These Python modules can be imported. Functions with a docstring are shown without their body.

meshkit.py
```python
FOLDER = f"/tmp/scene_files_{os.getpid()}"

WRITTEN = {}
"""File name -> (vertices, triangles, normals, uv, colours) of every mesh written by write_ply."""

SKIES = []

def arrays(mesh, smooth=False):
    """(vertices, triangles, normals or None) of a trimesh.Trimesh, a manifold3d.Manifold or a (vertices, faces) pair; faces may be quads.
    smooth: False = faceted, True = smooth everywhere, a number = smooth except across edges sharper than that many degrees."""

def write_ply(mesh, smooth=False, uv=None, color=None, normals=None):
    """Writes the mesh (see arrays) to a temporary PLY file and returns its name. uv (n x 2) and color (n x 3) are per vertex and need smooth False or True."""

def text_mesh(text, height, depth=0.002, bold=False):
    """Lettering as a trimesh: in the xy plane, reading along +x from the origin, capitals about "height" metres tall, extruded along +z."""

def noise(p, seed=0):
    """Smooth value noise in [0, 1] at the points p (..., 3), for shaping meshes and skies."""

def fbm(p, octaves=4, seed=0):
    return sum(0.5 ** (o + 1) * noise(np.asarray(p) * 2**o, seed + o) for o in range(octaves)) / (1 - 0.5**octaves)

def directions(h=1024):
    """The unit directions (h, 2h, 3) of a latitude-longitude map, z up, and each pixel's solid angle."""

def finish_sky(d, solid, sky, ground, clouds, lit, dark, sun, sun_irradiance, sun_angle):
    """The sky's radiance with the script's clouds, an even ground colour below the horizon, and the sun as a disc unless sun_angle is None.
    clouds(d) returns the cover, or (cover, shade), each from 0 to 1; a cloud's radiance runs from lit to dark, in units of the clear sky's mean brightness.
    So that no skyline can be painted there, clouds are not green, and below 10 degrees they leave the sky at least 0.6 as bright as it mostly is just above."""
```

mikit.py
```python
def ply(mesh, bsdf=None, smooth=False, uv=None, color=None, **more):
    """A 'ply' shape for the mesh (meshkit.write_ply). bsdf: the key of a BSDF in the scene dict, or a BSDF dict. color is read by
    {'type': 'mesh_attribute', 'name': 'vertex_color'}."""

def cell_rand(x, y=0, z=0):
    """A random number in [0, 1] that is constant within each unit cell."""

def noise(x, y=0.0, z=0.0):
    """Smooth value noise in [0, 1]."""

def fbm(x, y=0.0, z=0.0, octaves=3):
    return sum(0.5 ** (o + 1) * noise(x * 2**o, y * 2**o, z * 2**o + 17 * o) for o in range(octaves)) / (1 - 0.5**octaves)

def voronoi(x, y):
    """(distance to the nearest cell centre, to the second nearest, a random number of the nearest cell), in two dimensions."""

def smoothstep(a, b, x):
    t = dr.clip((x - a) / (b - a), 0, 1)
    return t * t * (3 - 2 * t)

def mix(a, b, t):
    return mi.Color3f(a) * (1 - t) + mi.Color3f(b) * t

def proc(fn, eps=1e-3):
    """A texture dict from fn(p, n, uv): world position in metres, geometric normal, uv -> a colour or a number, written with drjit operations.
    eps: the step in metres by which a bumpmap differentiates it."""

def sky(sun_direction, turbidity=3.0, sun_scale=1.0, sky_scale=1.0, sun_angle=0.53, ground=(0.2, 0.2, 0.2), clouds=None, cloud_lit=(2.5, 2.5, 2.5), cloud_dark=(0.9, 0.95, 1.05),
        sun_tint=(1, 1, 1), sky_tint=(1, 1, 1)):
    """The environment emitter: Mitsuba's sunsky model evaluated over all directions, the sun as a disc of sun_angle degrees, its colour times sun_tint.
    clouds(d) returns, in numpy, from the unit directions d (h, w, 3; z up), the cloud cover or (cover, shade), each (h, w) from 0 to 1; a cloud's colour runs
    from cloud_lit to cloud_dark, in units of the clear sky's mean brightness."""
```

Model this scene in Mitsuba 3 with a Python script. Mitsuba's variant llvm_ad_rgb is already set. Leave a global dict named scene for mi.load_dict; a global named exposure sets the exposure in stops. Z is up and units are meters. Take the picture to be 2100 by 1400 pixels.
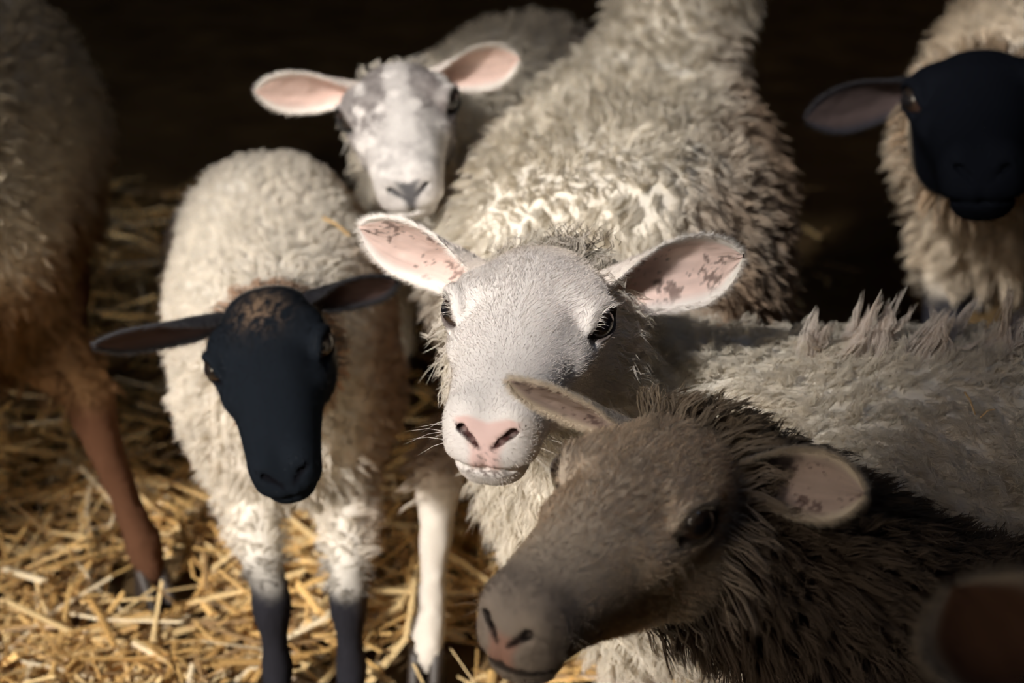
import math, random
import numpy as np
import trimesh
import mitsuba as mi
import drjit as dr
import mikit, meshkit
from mikit import noise, fbm, smoothstep, mix
from scipy.interpolate import PchipInterpolator, CubicSpline
from scipy.spatial import cKDTree

T = mi.ScalarTransform4f
scene, labels = {}, {}
rng = np.random.default_rng(7)

# ------------------------------------------------------------------ camera, sky, sun, exposure
CAM, PITCH = np.array([0.0, 0.0, 1.05]), math.radians(25.0)
LOOK = np.array([0.0, math.cos(PITCH), -math.sin(PITCH)])
scene['camera'] = {'type': 'thinlens', 'fov': 39.6, 'fov_axis': 'x', 'aperture_radius': 0.0056, 'focus_distance': 1.07,
                   'near_clip': 0.05, 'far_clip': 100.0,
                   'to_world': T().look_at(origin=CAM.tolist(), target=(CAM + LOOK).tolist(), up=[0, 0, 1])}
SUN = np.array([-0.59, -0.73, 0.70])
scene['sky'] = mikit.sky(SUN, turbidity=3.0, sun_scale=1.0, sky_scale=9.5, sun_angle=4.0, ground=(0.22, 0.2, 0.17), sun_tint=(1.04, 1.22, 1.60), sky_tint=(1.30, 0.95, 0.70))
exposure = 1.38

# ------------------------------------------------------------------ materials
def attr(rough=None):
    return {'type': 'mesh_attribute', 'name': 'vertex_color'}
scene['skin'] = {'type': 'twosided', 'bsdf': {'type': 'diffuse', 'reflectance': attr()}}
scene['wool'] = {'type': 'principledthin', 'base_color': attr(), 'roughness': 0.7, 'diff_trans': 0.9, 'eta': 1.3}
scene['hair'] = {'type': 'twosided', 'bsdf': {'type': 'principled', 'base_color': attr(), 'roughness': 0.55, 'specular': 0.35}}
scene['black_hair'] = {'type': 'twosided', 'bsdf': {'type': 'principled', 'base_color': attr(), 'roughness': 0.42, 'specular': 0.9}}
scene['eye_gloss'] = {'type': 'principled', 'base_color': attr(), 'roughness': 0.08, 'specular': 0.6, 'clearcoat': 1.0, 'clearcoat_gloss': 0.97}
scene['hoof_horn'] = {'type': 'roughplastic', 'diffuse_reflectance': {'type': 'rgb', 'value': [0.05, 0.04, 0.035]}, 'alpha': 0.3}
scene['straw_mat'] = {'type': 'twosided', 'bsdf': {'type': 'principled', 'base_color': attr(), 'roughness': 0.45, 'specular': 0.5}}
def dirt_color(p, n, uv):
    return mix((0.05, 0.034, 0.02), (0.16, 0.105, 0.05), fbm(p.x * 9, p.y * 9, p.z * 9, 4))
scene['bedding_mat'] = {'type': 'twosided', 'bsdf': {'type': 'diffuse', 'reflectance': mikit.proc(dirt_color)}}
def wood_color(p, n, uv):
    g = fbm(p.x * 60, p.y * 60, p.z * 2.5, 4)
    return mix((0.03, 0.022, 0.018), (0.10, 0.07, 0.05), g)
scene['old_wood'] = {'type': 'twosided', 'bsdf': {'type': 'diffuse', 'reflectance': mikit.proc(wood_color)}}
scene['roof_mat'] = {'type': 'twosided', 'bsdf': {'type': 'diffuse', 'reflectance': {'type': 'rgb', 'value': [0.06, 0.052, 0.046]}}}

# ------------------------------------------------------------------ mesh tools
def unit(v):
    v = np.asarray(v, float)
    return v / np.maximum(np.linalg.norm(v, axis=-1, keepdims=True), 1e-12)

def surface_nets(f, xs, ys, zs, k=4):
    """The zero surface of f on a rectilinear grid; f is only evaluated in a band around it."""
    def pad(a):
        n = (-(len(a) - 1)) % k
        return np.r_[a, a[-1] + (a[-1] - a[-2]) * np.arange(1, n + 1)]
    ax = [pad(np.asarray(a, float)) for a in (xs, ys, zs)]
    nx, ny, nz = map(len, ax)
    c = [a[::k] for a in ax]
    C = np.stack(np.meshgrid(*c, indexing='ij'), -1)
    D = f(C.reshape(-1, 3)).reshape(C.shape[:3])
    # a coarse cell is live when any of its corners is close to the surface
    w = [np.diff(a) for a in c]
    diag = np.sqrt(w[0][:, None, None] ** 2 + w[1][None, :, None] ** 2 + w[2][None, None, :] ** 2)
    near, lo, hi = np.full(diag.shape, np.inf), np.full(diag.shape, np.inf), np.full(diag.shape, -np.inf)
    for a, b, e in np.ndindex(2, 2, 2):
        s = D[a:D.shape[0] - 1 + a, b:D.shape[1] - 1 + b, e:D.shape[2] - 1 + e]
        near, lo, hi = np.minimum(near, np.abs(s)), np.minimum(lo, s), np.maximum(hi, s)
    live = (near < 0.85 * diag) | ((lo < 0) & (hi > 0))
    need = np.zeros((nx, ny, nz), bool)
    big = np.repeat(np.repeat(np.repeat(live, k, 0), k, 1), k, 2)
    for a, b, e in np.ndindex(2, 2, 2):
        need[a:nx - 1 + a, b:ny - 1 + b, e:nz - 1 + e] |= big
    i = np.nonzero(need)
    d = np.full((nx, ny, nz), 1.0, np.float32)
    near_i = [np.minimum(np.round(np.arange(n) / k).astype(int), len(cc) - 1) for n, cc in zip((nx, ny, nz), c)]
    d[:] = D[np.ix_(*near_i)]
    d[i] = f(np.stack([ax[0][i[0]], ax[1][i[1]], ax[2][i[2]]], -1))
    s = d < 0
    cnt = np.zeros((nx - 1, ny - 1, nz - 1), np.int8)
    for a, b, e in np.ndindex(2, 2, 2):
        cnt += s[a:nx - 1 + a, b:ny - 1 + b, e:nz - 1 + e]
    act = (cnt > 0) & (cnt < 8)
    idx = np.full(act.shape, -1, np.int64)
    ci = np.nonzero(act)
    idx[ci] = np.arange(len(ci[0]))
    pos, num = np.zeros((len(ci[0]), 3)), np.zeros(len(ci[0]))
    for axis in range(3):
        o1, o2 = [q for q in range(3) if q != axis]
        for b, e in np.ndindex(2, 2):
            st = [ci[0].copy(), ci[1].copy(), ci[2].copy()]
            st[o1] = st[o1] + b
            st[o2] = st[o2] + e
            en = [x.copy() for x in st]
            en[axis] = en[axis] + 1
            d0, d1 = d[tuple(st)], d[tuple(en)]
            x = (d0 < 0) != (d1 < 0)
            t = np.where(x, d0 / np.where(x, d0 - d1, 1), 0)
            pt = np.stack([ax[m][st[m]] for m in range(3)], -1)
            pt[:, axis] += t * (ax[axis][en[axis]] - ax[axis][st[axis]])
            pos += np.where(x[:, None], pt, 0)
            num += x
    V = pos / np.maximum(num, 1)[:, None]
    F = []
    for axis in range(3):
        o1, o2 = (axis + 1) % 3, (axis + 2) % 3
        sl0, sl1 = [slice(None)] * 3, [slice(None)] * 3
        sl0[axis], sl1[axis] = slice(0, -1), slice(1, None)
        a, b = s[tuple(sl0)], s[tuple(sl1)]
        e = np.stack(np.nonzero(a != b), 1)
        e = e[(e[:, o1] > 0) & (e[:, o2] > 0) & (e[:, o1] < d.shape[o1] - 1) & (e[:, o2] < d.shape[o2] - 1)]
        def cell(da, db):
            g = e.copy()
            g[:, o1] -= da
            g[:, o2] -= db
            return idx[tuple(g.T)]
        qd = np.stack([cell(1, 1), cell(0, 1), cell(0, 0), cell(1, 0)], 1)
        flip = ~a[tuple(e.T)]
        qd[flip] = qd[flip][:, ::-1]
        F += [qd[:, [0, 1, 2]], qd[:, [0, 2, 3]]]
    return V, np.vstack(F)

def smin(a, b, k):
    h = np.clip(0.5 + 0.5 * (b - a) / k, 0, 1)
    return b * (1 - h) + a * h - k * h * (1 - h)

def smax(a, b, k):
    return -smin(-a, -b, k)

def sstep(a, b, x):
    t = np.clip((x - a) / (b - a), 0, 1)
    return t * t * (3 - 2 * t)

def cone(p, a, b, ra, rb):
    a, b = np.asarray(a, float), np.asarray(b, float)
    ba = b - a
    h = np.clip(((p - a) @ ba) / (ba @ ba), 0, 1)
    return np.linalg.norm(p - a - h[:, None] * ba, axis=1) - (ra + (rb - ra) * h)

def ball(p, c, r):
    r = np.broadcast_to(np.asarray(r, float), 3)
    q = (p - np.asarray(c)) / r
    l = np.linalg.norm(q, axis=1)
    return (l - 1) * r.min() if np.ptp(r) == 0 else l * (l - 1) / np.maximum(np.linalg.norm(q / r, axis=1), 1e-9)

def loft(y, keys, *rows):
    """Smooth tables over y."""
    t = np.linspace(keys[0], keys[-1], 400)
    return [np.interp(y, t, PchipInterpolator(keys, r)(t)) for r in rows]

def elliptic(x, y, z, keys, top, bot, wid, n, taper):
    """Distance-like value of a body lofted along y from elliptic sections; taper narrows its lower half."""
    yc = np.clip(y, keys[0], keys[-1])
    t, b, w, tp = loft(yc, keys, top, bot, wid, taper)
    zc, hh = (t + b) / 2, (t - b) / 2
    u = (z - zc) / hh
    w = w * (1 - tp * sstep(0.35, -1.0, u))
    rho = ((np.abs(x) / w) ** n + np.abs(u) ** n) ** (1 / n)
    d = (rho - 1) * np.minimum(w, hh)
    dy = np.abs(y - yc)
    return np.where(dy > 0, np.sqrt(np.maximum(d, 0) ** 2 + dy ** 2) + np.minimum(d, 0) * 0.0, d)

# ------------------------------------------------------------------ the sheep's head (local axes in metres: x its right, y towards the nose, z the crown)
HK = np.array([-3.2, -2, 0, 3, 6, 9, 12, 15, 18, 20, 22, 23.4, 24.3, 24.9]) / 100
HT = np.array([-4.5, -1.6, 0.2, 1.2, 1.3, 0.75, -0.35, -1.5, -2.6, -3.2, -4.0, -5.0, -6.2, -7.6]) / 100
HB = np.array([-7.0, -9.0, -11.4, -13.0, -13.2, -12.7, -11.9, -11.1, -10.5, -10.4, -10.6, -10.4, -9.9, -8.8]) / 100
HW = np.array([1.6, 3.9, 5.0, 5.55, 5.8, 5.65, 5.1, 4.55, 4.1, 3.85, 3.55, 3.0, 2.3, 1.0]) / 100
HP = np.array([0.1, 0.15, 0.2, 0.25, 0.28, 0.30, 0.28, 0.24, 0.18, 0.14, 0.14, 0.16, 0.2, 0.2])
EYE = np.array([5.3, 9.3, -2.35]) / 100          # centre of the right eyeball
EYE_R = 0.0150
EYE_AX = unit(np.array([0.83, 0.54, 0.14]))      # where the right eye looks

NOSTRIL = np.array([[0.45, 24.60, -7.40], [1.05, 24.40, -6.85], [1.75, 24.10, -6.25], [2.45, 23.55, -5.85]]) / 100
NOSTRIL_R = (0.0009, 0.0017, 0.0027, 0.0019)

def head_sdf(p, nw=1.0, jaw=1.0):
    x, y, z = np.abs(p[:, 0]) / nw, p[:, 1], p[:, 2]
    z = np.where(z < -0.04, -0.04 + (z + 0.04) / jaw, z)
    d = elliptic(x, y, z, HK, HT, HB, HW, 2.35, HP)
    q = np.stack([x, y, z], 1)
    cm = 0.01
    d = smin(d, ball(q, (4.35 * cm, 7.4 * cm, -1.0 * cm), (1.8 * cm, 2.5 * cm, 1.2 * cm)), 0.018)       # brow
    d = smin(d, ball(q, (4.6 * cm, 10.8 * cm, -4.4 * cm), (1.0 * cm, 2.8 * cm, 1.0 * cm)), 0.02)         # cheekbone
    d = smin(d, ball(q, (3.9 * cm, 4.5 * cm, -8.2 * cm), (1.7 * cm, 4.2 * cm, 3.6 * cm)), 0.02)          # jaw muscle
    d = smin(d, ball(q, (1.7 * cm, 22.4 * cm, -6.2 * cm), (1.55 * cm, 1.9 * cm, 1.9 * cm)), 0.012)       # nostril wing
    d = smin(d, ball(q, (1.5 * cm, 22.6 * cm, -8.0 * cm), (1.7 * cm, 1.7 * cm, 1.35 * cm)), 0.008)       # upper lip
    d = smin(d, ball(q, (0.4 * cm, 21.9 * cm, -9.9 * cm), (1.9 * cm, 1.8 * cm, 1.05 * cm)), 0.008)       # chin
    # eyelids over the eyeball, their almond opening, and the tear groove in front of it
    e = q - EYE
    long = unit(np.array([-0.30, 0.86, -0.50]))
    long = unit(long - EYE_AX * (long @ EYE_AX))
    high = np.cross(long, EYE_AX)
    high = high * np.sign(high[2])
    a, b, c = e @ EYE_AX, e @ long, e @ high
    d = smin(d, np.linalg.norm(e, axis=1) - (EYE_R + 0.0026), 0.010)
    d = smin(d, np.sqrt((a - 0.0095) ** 2 + (np.sqrt((b / 1.30) ** 2 + ((c - 0.0045) / 1.0) ** 2) - 0.0105) ** 2) - 0.0034 + 0.02 * np.maximum(-c - 0.002, 0), 0.006)
    sock = np.maximum(np.sqrt((b / 1.42) ** 2 + ((c + 0.10 * np.abs(b)) / 0.98) ** 2) - 0.0100, -a)
    d = smax(d, -sock, 0.0025)
    cant = EYE + EYE_AX * 0.0115 + long * 0.0130
    d = smax(d, -cone(q, cant, EYE + EYE_AX * 0.004 + long * 0.036 + high * -0.008, 0.0042, 0.0026), 0.006)
    # nostrils, philtrum, mouth
    for k in range(len(NOSTRIL) - 1):
        d = smax(d, -cone(q, NOSTRIL[k], NOSTRIL[k + 1], NOSTRIL_R[k], NOSTRIL_R[k + 1]), 0.003)
    d = smax(d, -cone(q, (0, 25.25 * cm, -7.0 * cm), (0, 24.75 * cm, -8.9 * cm), 0.0022, 0.0020), 0.005)
    zm = np.interp(y, [0.15, 0.17, 0.185, 0.205, 0.23, 0.25], np.array([-8.1, -8.35, -8.75, -9.0, -9.05, -8.95]) / 100)
    slit = np.maximum(np.abs(z - zm) - 0.0016, np.maximum(-(d + 0.0045), 0.168 - y))
    d = smax(d, -slit, 0.004)
    return d

# ------------------------------------------------------------------ the sheep's body (local axes in metres for an adult of 0.66 m: y forward, z up, ground at z = 0)
BK = np.array([-0.47, -0.44, -0.37, -0.22, 0.0, 0.14, 0.25, 0.33, 0.37])
BT = np.array([0.49, 0.58, 0.632, 0.645, 0.635, 0.635, 0.62, 0.58, 0.52])
BB = np.array([0.42, 0.35, 0.29, 0.25, 0.235, 0.245, 0.275, 0.32, 0.38])
BW = np.array([0.04, 0.10, 0.15, 0.178, 0.182, 0.168, 0.145, 0.11, 0.05])
LEGS = {  # joints (x, y, z) and radii of a right leg
    'fore': [((0.085, 0.21, 0.42), 0.080), ((0.088, 0.19, 0.31), 0.050), ((0.085, 0.225, 0.19), 0.026), ((0.085, 0.222, 0.165), 0.024), ((0.085, 0.22, 0.095), 0.0165), ((0.085, 0.222, 0.07), 0.0215), ((0.085, 0.245, 0.03), 0.019)],
    'hind': [((0.085, -0.31, 0.45), 0.105), ((0.105, -0.22, 0.33), 0.062), ((0.09, -0.37, 0.23), 0.029), ((0.088, -0.385, 0.205), 0.026), ((0.088, -0.365, 0.10), 0.0175), ((0.088, -0.36, 0.07), 0.022), ((0.088, -0.335, 0.03), 0.019)]}

def frame(fwd, up):
    y = unit(np.asarray(fwd, float))
    x = unit(np.cross(y, up))
    return np.stack([x, y, np.cross(x, y)], 1)       # columns: right, forward, up

def view_weight(P, N, margin=1.3, back=-0.35):
    """1 where a surface point could be seen from the photograph's place or a step beside it."""
    q = P - CAM
    d = q @ LOOK
    X = np.array([1.0, 0, 0])
    U = np.cross(X, LOOK)
    inside = (np.abs(q @ X) < margin * 0.36 * d) & (np.abs(q @ U) < margin * 0.24 * d) & (d > 0.1)
    return (inside & ((N * unit(-q)).sum(1) > back)).astype(float)

def scatter(V, F, w, n, r):
    """n random surface points, more of them where the vertex weight w is larger: face index and barycentric weights."""
    a = np.linalg.norm(np.cross(V[F[:, 1]] - V[F[:, 0]], V[F[:, 2]] - V[F[:, 0]]), axis=1) * w[F].mean(1)
    c = np.cumsum(a)
    fi = np.minimum(np.searchsorted(c, r.random(n) * c[-1]), len(F) - 1)
    u, v = r.random(n), r.random(n)
    s = u + v > 1
    u[s], v[s] = 1 - u[s], 1 - v[s]
    return F[fi], np.stack([1 - u - v, u, v], 1)

def strands(C, R, color, sides=3, tip=0.75):
    """Tapered tubes along the centre lines C (n, k, 3) with ring radii R (n, k): the last ring is a point. color (n, 3) or (n, k, 3)."""
    n, k, _ = C.shape
    D = unit(C[:, -1] - C[:, 0])
    a = unit(np.cross(D, unit(rng.normal(size=(n, 3)))))
    b = np.cross(D, a)
    ang = np.arange(sides) * 2 * np.pi / sides
    ring = np.cos(ang)[None, :, None] * a[:, None] + np.sin(ang)[None, :, None] * b[:, None]
    body = C[:, :-1, None] + ring[:, None] * R[:, :-1, None, None]
    m = (k - 1) * sides + 1
    V = np.concatenate([body.reshape(n, -1, 3), C[:, -1:]], 1).reshape(-1, 3)
    i = np.arange(sides)
    j = (i + 1) % sides
    f = []
    for q in range(k - 2):
        o = q * sides
        f += [np.stack([o + i, o + j, o + sides + j], 1), np.stack([o + i, o + sides + j, o + sides + i], 1)]
    o = (k - 2) * sides
    f.append(np.stack([o + i, o + j, np.full(sides, m - 1)], 1))
    f = np.vstack(f)
    F = (f[None] + (np.arange(n) * m)[:, None, None]).reshape(-1, 3)
    if color.ndim == 2:
        col = np.repeat(color, m, 0)
    else:
        col = np.concatenate([np.repeat(color[:, :-1], sides, 1), color[:, -1:]], 1).reshape(-1, 3)
    return V, F, np.clip(col, 0, 1)

def locks(C, R, color, N):
    """Open, ridged strips along the centre lines C (n, k, 3), their ridge turned to the normals N: a third cheaper than tubes."""
    n, k, _ = C.shape
    D = unit(C[:, -1] - C[:, 0])
    a = unit(np.cross(D, N) + 0.35 * rng.normal(size=(n, 3)))
    b = unit(np.cross(a, D))
    b = b * np.sign((b * N).sum(1, keepdims=True) + 1e-9)
    ring = np.stack([-a, b * 0.9, a], 1)
    body = C[:, :-1, None] + ring[:, None] * R[:, :-1, None, None]
    m = (k - 1) * 3 + 1
    V = np.concatenate([body.reshape(n, -1, 3), C[:, -1:]], 1).reshape(-1, 3)
    f = []
    for q in range(k - 2):
        o = q * 3
        for i in (0, 1):
            f += [[o + i, o + i + 1, o + i + 4], [o + i, o + i + 4, o + i + 3]]
    o = (k - 2) * 3
    f += [[o, o + 1, m - 1], [o + 1, o + 2, m - 1]]
    F = (np.array(f)[None] + (np.arange(n) * m)[:, None, None]).reshape(-1, 3)
    col = np.concatenate([np.repeat(color[:, :-1], 3, 1), color[:, -1:]], 1).reshape(-1, 3)
    return V, F, np.clip(col, 0, 1)

def vnormals(V, F):
    n = np.zeros_like(V)
    fn = np.cross(V[F[:, 1]] - V[F[:, 0]], V[F[:, 2]] - V[F[:, 0]])
    for k in range(3):
        np.add.at(n, F[:, k], fn)
    return unit(n)

def vnoise(P, scale, seed):
    return np.stack([meshkit.noise(P * scale, seed + 31 * k) * 2 - 1 for k in range(3)], 1)

def lock_paths(P, N, D, col, length, rad, r, per=6, curl=0.0025, wave=0.009, clump=0.75, k=5, droop=0.25, spread=0.25, root_tone=0.8):
    """Fleece: strands gathered in locks of about 'per', each lock with its own lean, crimp and length."""
    n = len(P)
    m = max(n // per, 1)
    cen = r.choice(n, m, replace=False)
    own = cKDTree(P[cen]).query(P)[1]
    lean = unit(D[cen] + spread * unit(r.normal(size=(m, 3))))
    L = (length if np.ndim(length) == 0 else np.asarray(length)[cen]) * r.uniform(0.7, 1.25, m)
    phase, w = r.uniform(0, 2 * np.pi, m), wave * r.uniform(0.8, 1.25, m)
    a = unit(np.cross(lean, unit(r.normal(size=(m, 3)))))
    b = np.cross(lean, a)
    t = np.linspace(0, 1, k)[None, :, None]
    Ls = (L[own] * r.uniform(0.85, 1.1, n))[:, None, None]
    ang = phase[own][:, None, None] + 2 * np.pi * t * Ls / w[own][:, None, None]
    off = (np.cos(ang) * a[own][:, None] + np.sin(ang) * b[own][:, None]) * curl * np.minimum(1, 2.5 * t)
    away = P - P[cen][own]
    path = P[cen][own][:, None] + lean[own][:, None] * t * Ls + away[:, None] * (1 - clump * t ** 1.2)
    path = path + off + np.array([0, 0, -1.0]) * droop * Ls * t ** 2
    root = P - N * 0.002
    path[:, 0] = root
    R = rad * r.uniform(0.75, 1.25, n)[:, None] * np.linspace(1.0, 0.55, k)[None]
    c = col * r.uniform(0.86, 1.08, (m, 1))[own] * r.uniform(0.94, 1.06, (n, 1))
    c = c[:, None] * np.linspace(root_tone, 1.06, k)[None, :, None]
    return path, R, c, N

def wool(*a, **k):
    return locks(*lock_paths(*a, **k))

def put(key, V, F, col, bsdf, smooth=True, **label):
    scene[key] = mikit.ply((V, F), bsdf, smooth=smooth, color=np.clip(col, 0, 1))
    if label:
        labels[key] = label

# ------------------------------------------------------------------ ears: a leaf rolled into a tube at its root, pink inside
def ear_mesh(base, tip, face, width, inner, outer, rim, r, roll=(2.4, 0.75), bend=0.0, speckle=0.0, dark_base=0.0, nu=64, nv=34, thick=0.0022, base_w=0.36, hollow=0.35):
    base, tip = np.asarray(base, float), np.asarray(tip, float)
    ax = tip - base
    L = np.linalg.norm(ax)
    ax = ax / L
    fc = unit(np.asarray(face, float) - ax * (np.asarray(face, float) @ ax))
    sd = np.cross(ax, fc)
    u = np.linspace(0, 1, nu)
    prof = PchipInterpolator([0, 0.12, 0.3, 0.5, 0.65, 0.8, 0.92, 1.0], np.array([base_w, 0.46, 0.74, 0.97, 1.0, 0.84, 0.50, 0.06]))(u) * width / 2
    half = PchipInterpolator([0, 0.2, 0.5, 0.8, 1.0], [roll[0], roll[0] * 0.72, roll[1], roll[1] * 0.6, roll[1] * 0.35])(u)     # half opening angle of the roll
    v = np.linspace(-1, 1, nv)
    rad = np.maximum(prof / np.maximum(np.sin(np.minimum(half, 1.45)), 0.2), 1e-4)
    A = half[:, None] * v[None]
    X = rad[:, None] * np.sin(A)
    Y = rad[:, None] * (1 - np.cos(A))
    Y = Y - hollow * Y.max(1, keepdims=True)
    cen = base + ax * (u * L)[:, None] + fc * (bend * L * np.sin(u * np.pi * 0.5) ** 2)[:, None]
    S = cen[:, None] + sd * X[..., None] + fc * Y[..., None]
    ripple = (meshkit.fbm(np.stack([u[:, None] * 6 + 0 * v, v[None] * 3 + 0 * u[:, None], 0 * A], -1), 3, 5) - 0.5) * 0.003
    du, dv = np.gradient(S, axis=0), np.gradient(S, axis=1)
    nn = unit(np.cross(dv, du))
    nn = nn * np.sign((nn * fc).sum(-1).mean())
    inn = S + nn * (thick * (0.25 + 0.75 * (1 - v[None] ** 4))[..., None] * 0.5 + ripple[..., None] * (1 - v[None, :, None] ** 2))
    out = S - nn * thick * (0.25 + 0.75 * (1 - v[None] ** 4))[..., None] * 0.5
    def grid(o, flip):
        i, j = np.meshgrid(np.arange(nu - 1), np.arange(nv - 1), indexing='ij')
        q = np.stack([i * nv + j, i * nv + j + 1, (i + 1) * nv + j + 1, (i + 1) * nv + j], -1).reshape(-1, 4) + o
        q = q[:, ::-1] if flip else q
        return np.vstack([q[:, [0, 1, 2]], q[:, [0, 2, 3]]])
    n1 = nu * nv
    V = np.vstack([inn.reshape(-1, 3), out.reshape(-1, 3)])
    F = [grid(0, True), grid(n1, False)]
    edge = [(i * nv, (i + 1) * nv) for i in range(nu - 1)]
    for e0, e1 in edge:
        F.append([[e0, e1, n1 + e1], [e0, n1 + e1, n1 + e0]])
        F.append([[e0 + nv - 1, n1 + e1 + nv - 1, e1 + nv - 1], [e0 + nv - 1, n1 + e0 + nv - 1, n1 + e1 + nv - 1]])
    last = (nu - 1) * nv
    for j in range(nv - 1):
        F.append([[last + j, n1 + last + j + 1, last + j + 1], [last + j, n1 + last + j, n1 + last + j + 1]])
    F = np.vstack([np.asarray(f) for f in F])
    uu, vv = np.broadcast_to(u[:, None], A.shape), np.broadcast_to(v[None], A.shape)
    edgeness = sstep(0.60, 0.92, np.abs(vv) + 0.5 * np.maximum(uu - 0.8, 0) * 2)
    q = np.stack([uu * L * 100, vv * width * 50, 0 * uu], -1)
    streak = meshkit.fbm(np.stack([uu * 3, vv * 7, 0 * uu], -1), 3, 11)
    ci = np.asarray(inner) * (0.78 + 0.45 * streak[..., None])
    ci = ci * (1 - edgeness[..., None]) + np.asarray(rim) * edgeness[..., None]
    if speckle:
        sp = sstep(0.55, 0.62, meshkit.fbm(q * 3.2, 3, 3) * 0.5 + 0.5 * meshkit.fbm(q * 0.55, 2, 9)) * speckle * (1 - edgeness)
        ci = ci * (1 - sp[..., None]) + np.array([0.16, 0.11, 0.10]) * sp[..., None]
    if dark_base:
        db = dark_base * sstep(0.52, 0.30, uu + 0.12 * (meshkit.fbm(q * 1.2, 3, 8) - 0.5) * 2 + 0.10 * vv) * (1 - edgeness)
        ci = ci * (1 - db[..., None]) + np.array([0.02, 0.016, 0.016]) * db[..., None]
    co = np.broadcast_to(np.asarray(outer), ci.shape) * (0.85 + 0.3 * meshkit.fbm(q * 2, 2, 4)[..., None])
    return V, F, np.vstack([ci.reshape(-1, 3), co.reshape(-1, 3)]), dict(S=S, n=nn, u=u, v=v, ax=ax, fc=fc, sd=sd, out=out, inn=inn, co=co, ci=ci)

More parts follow.
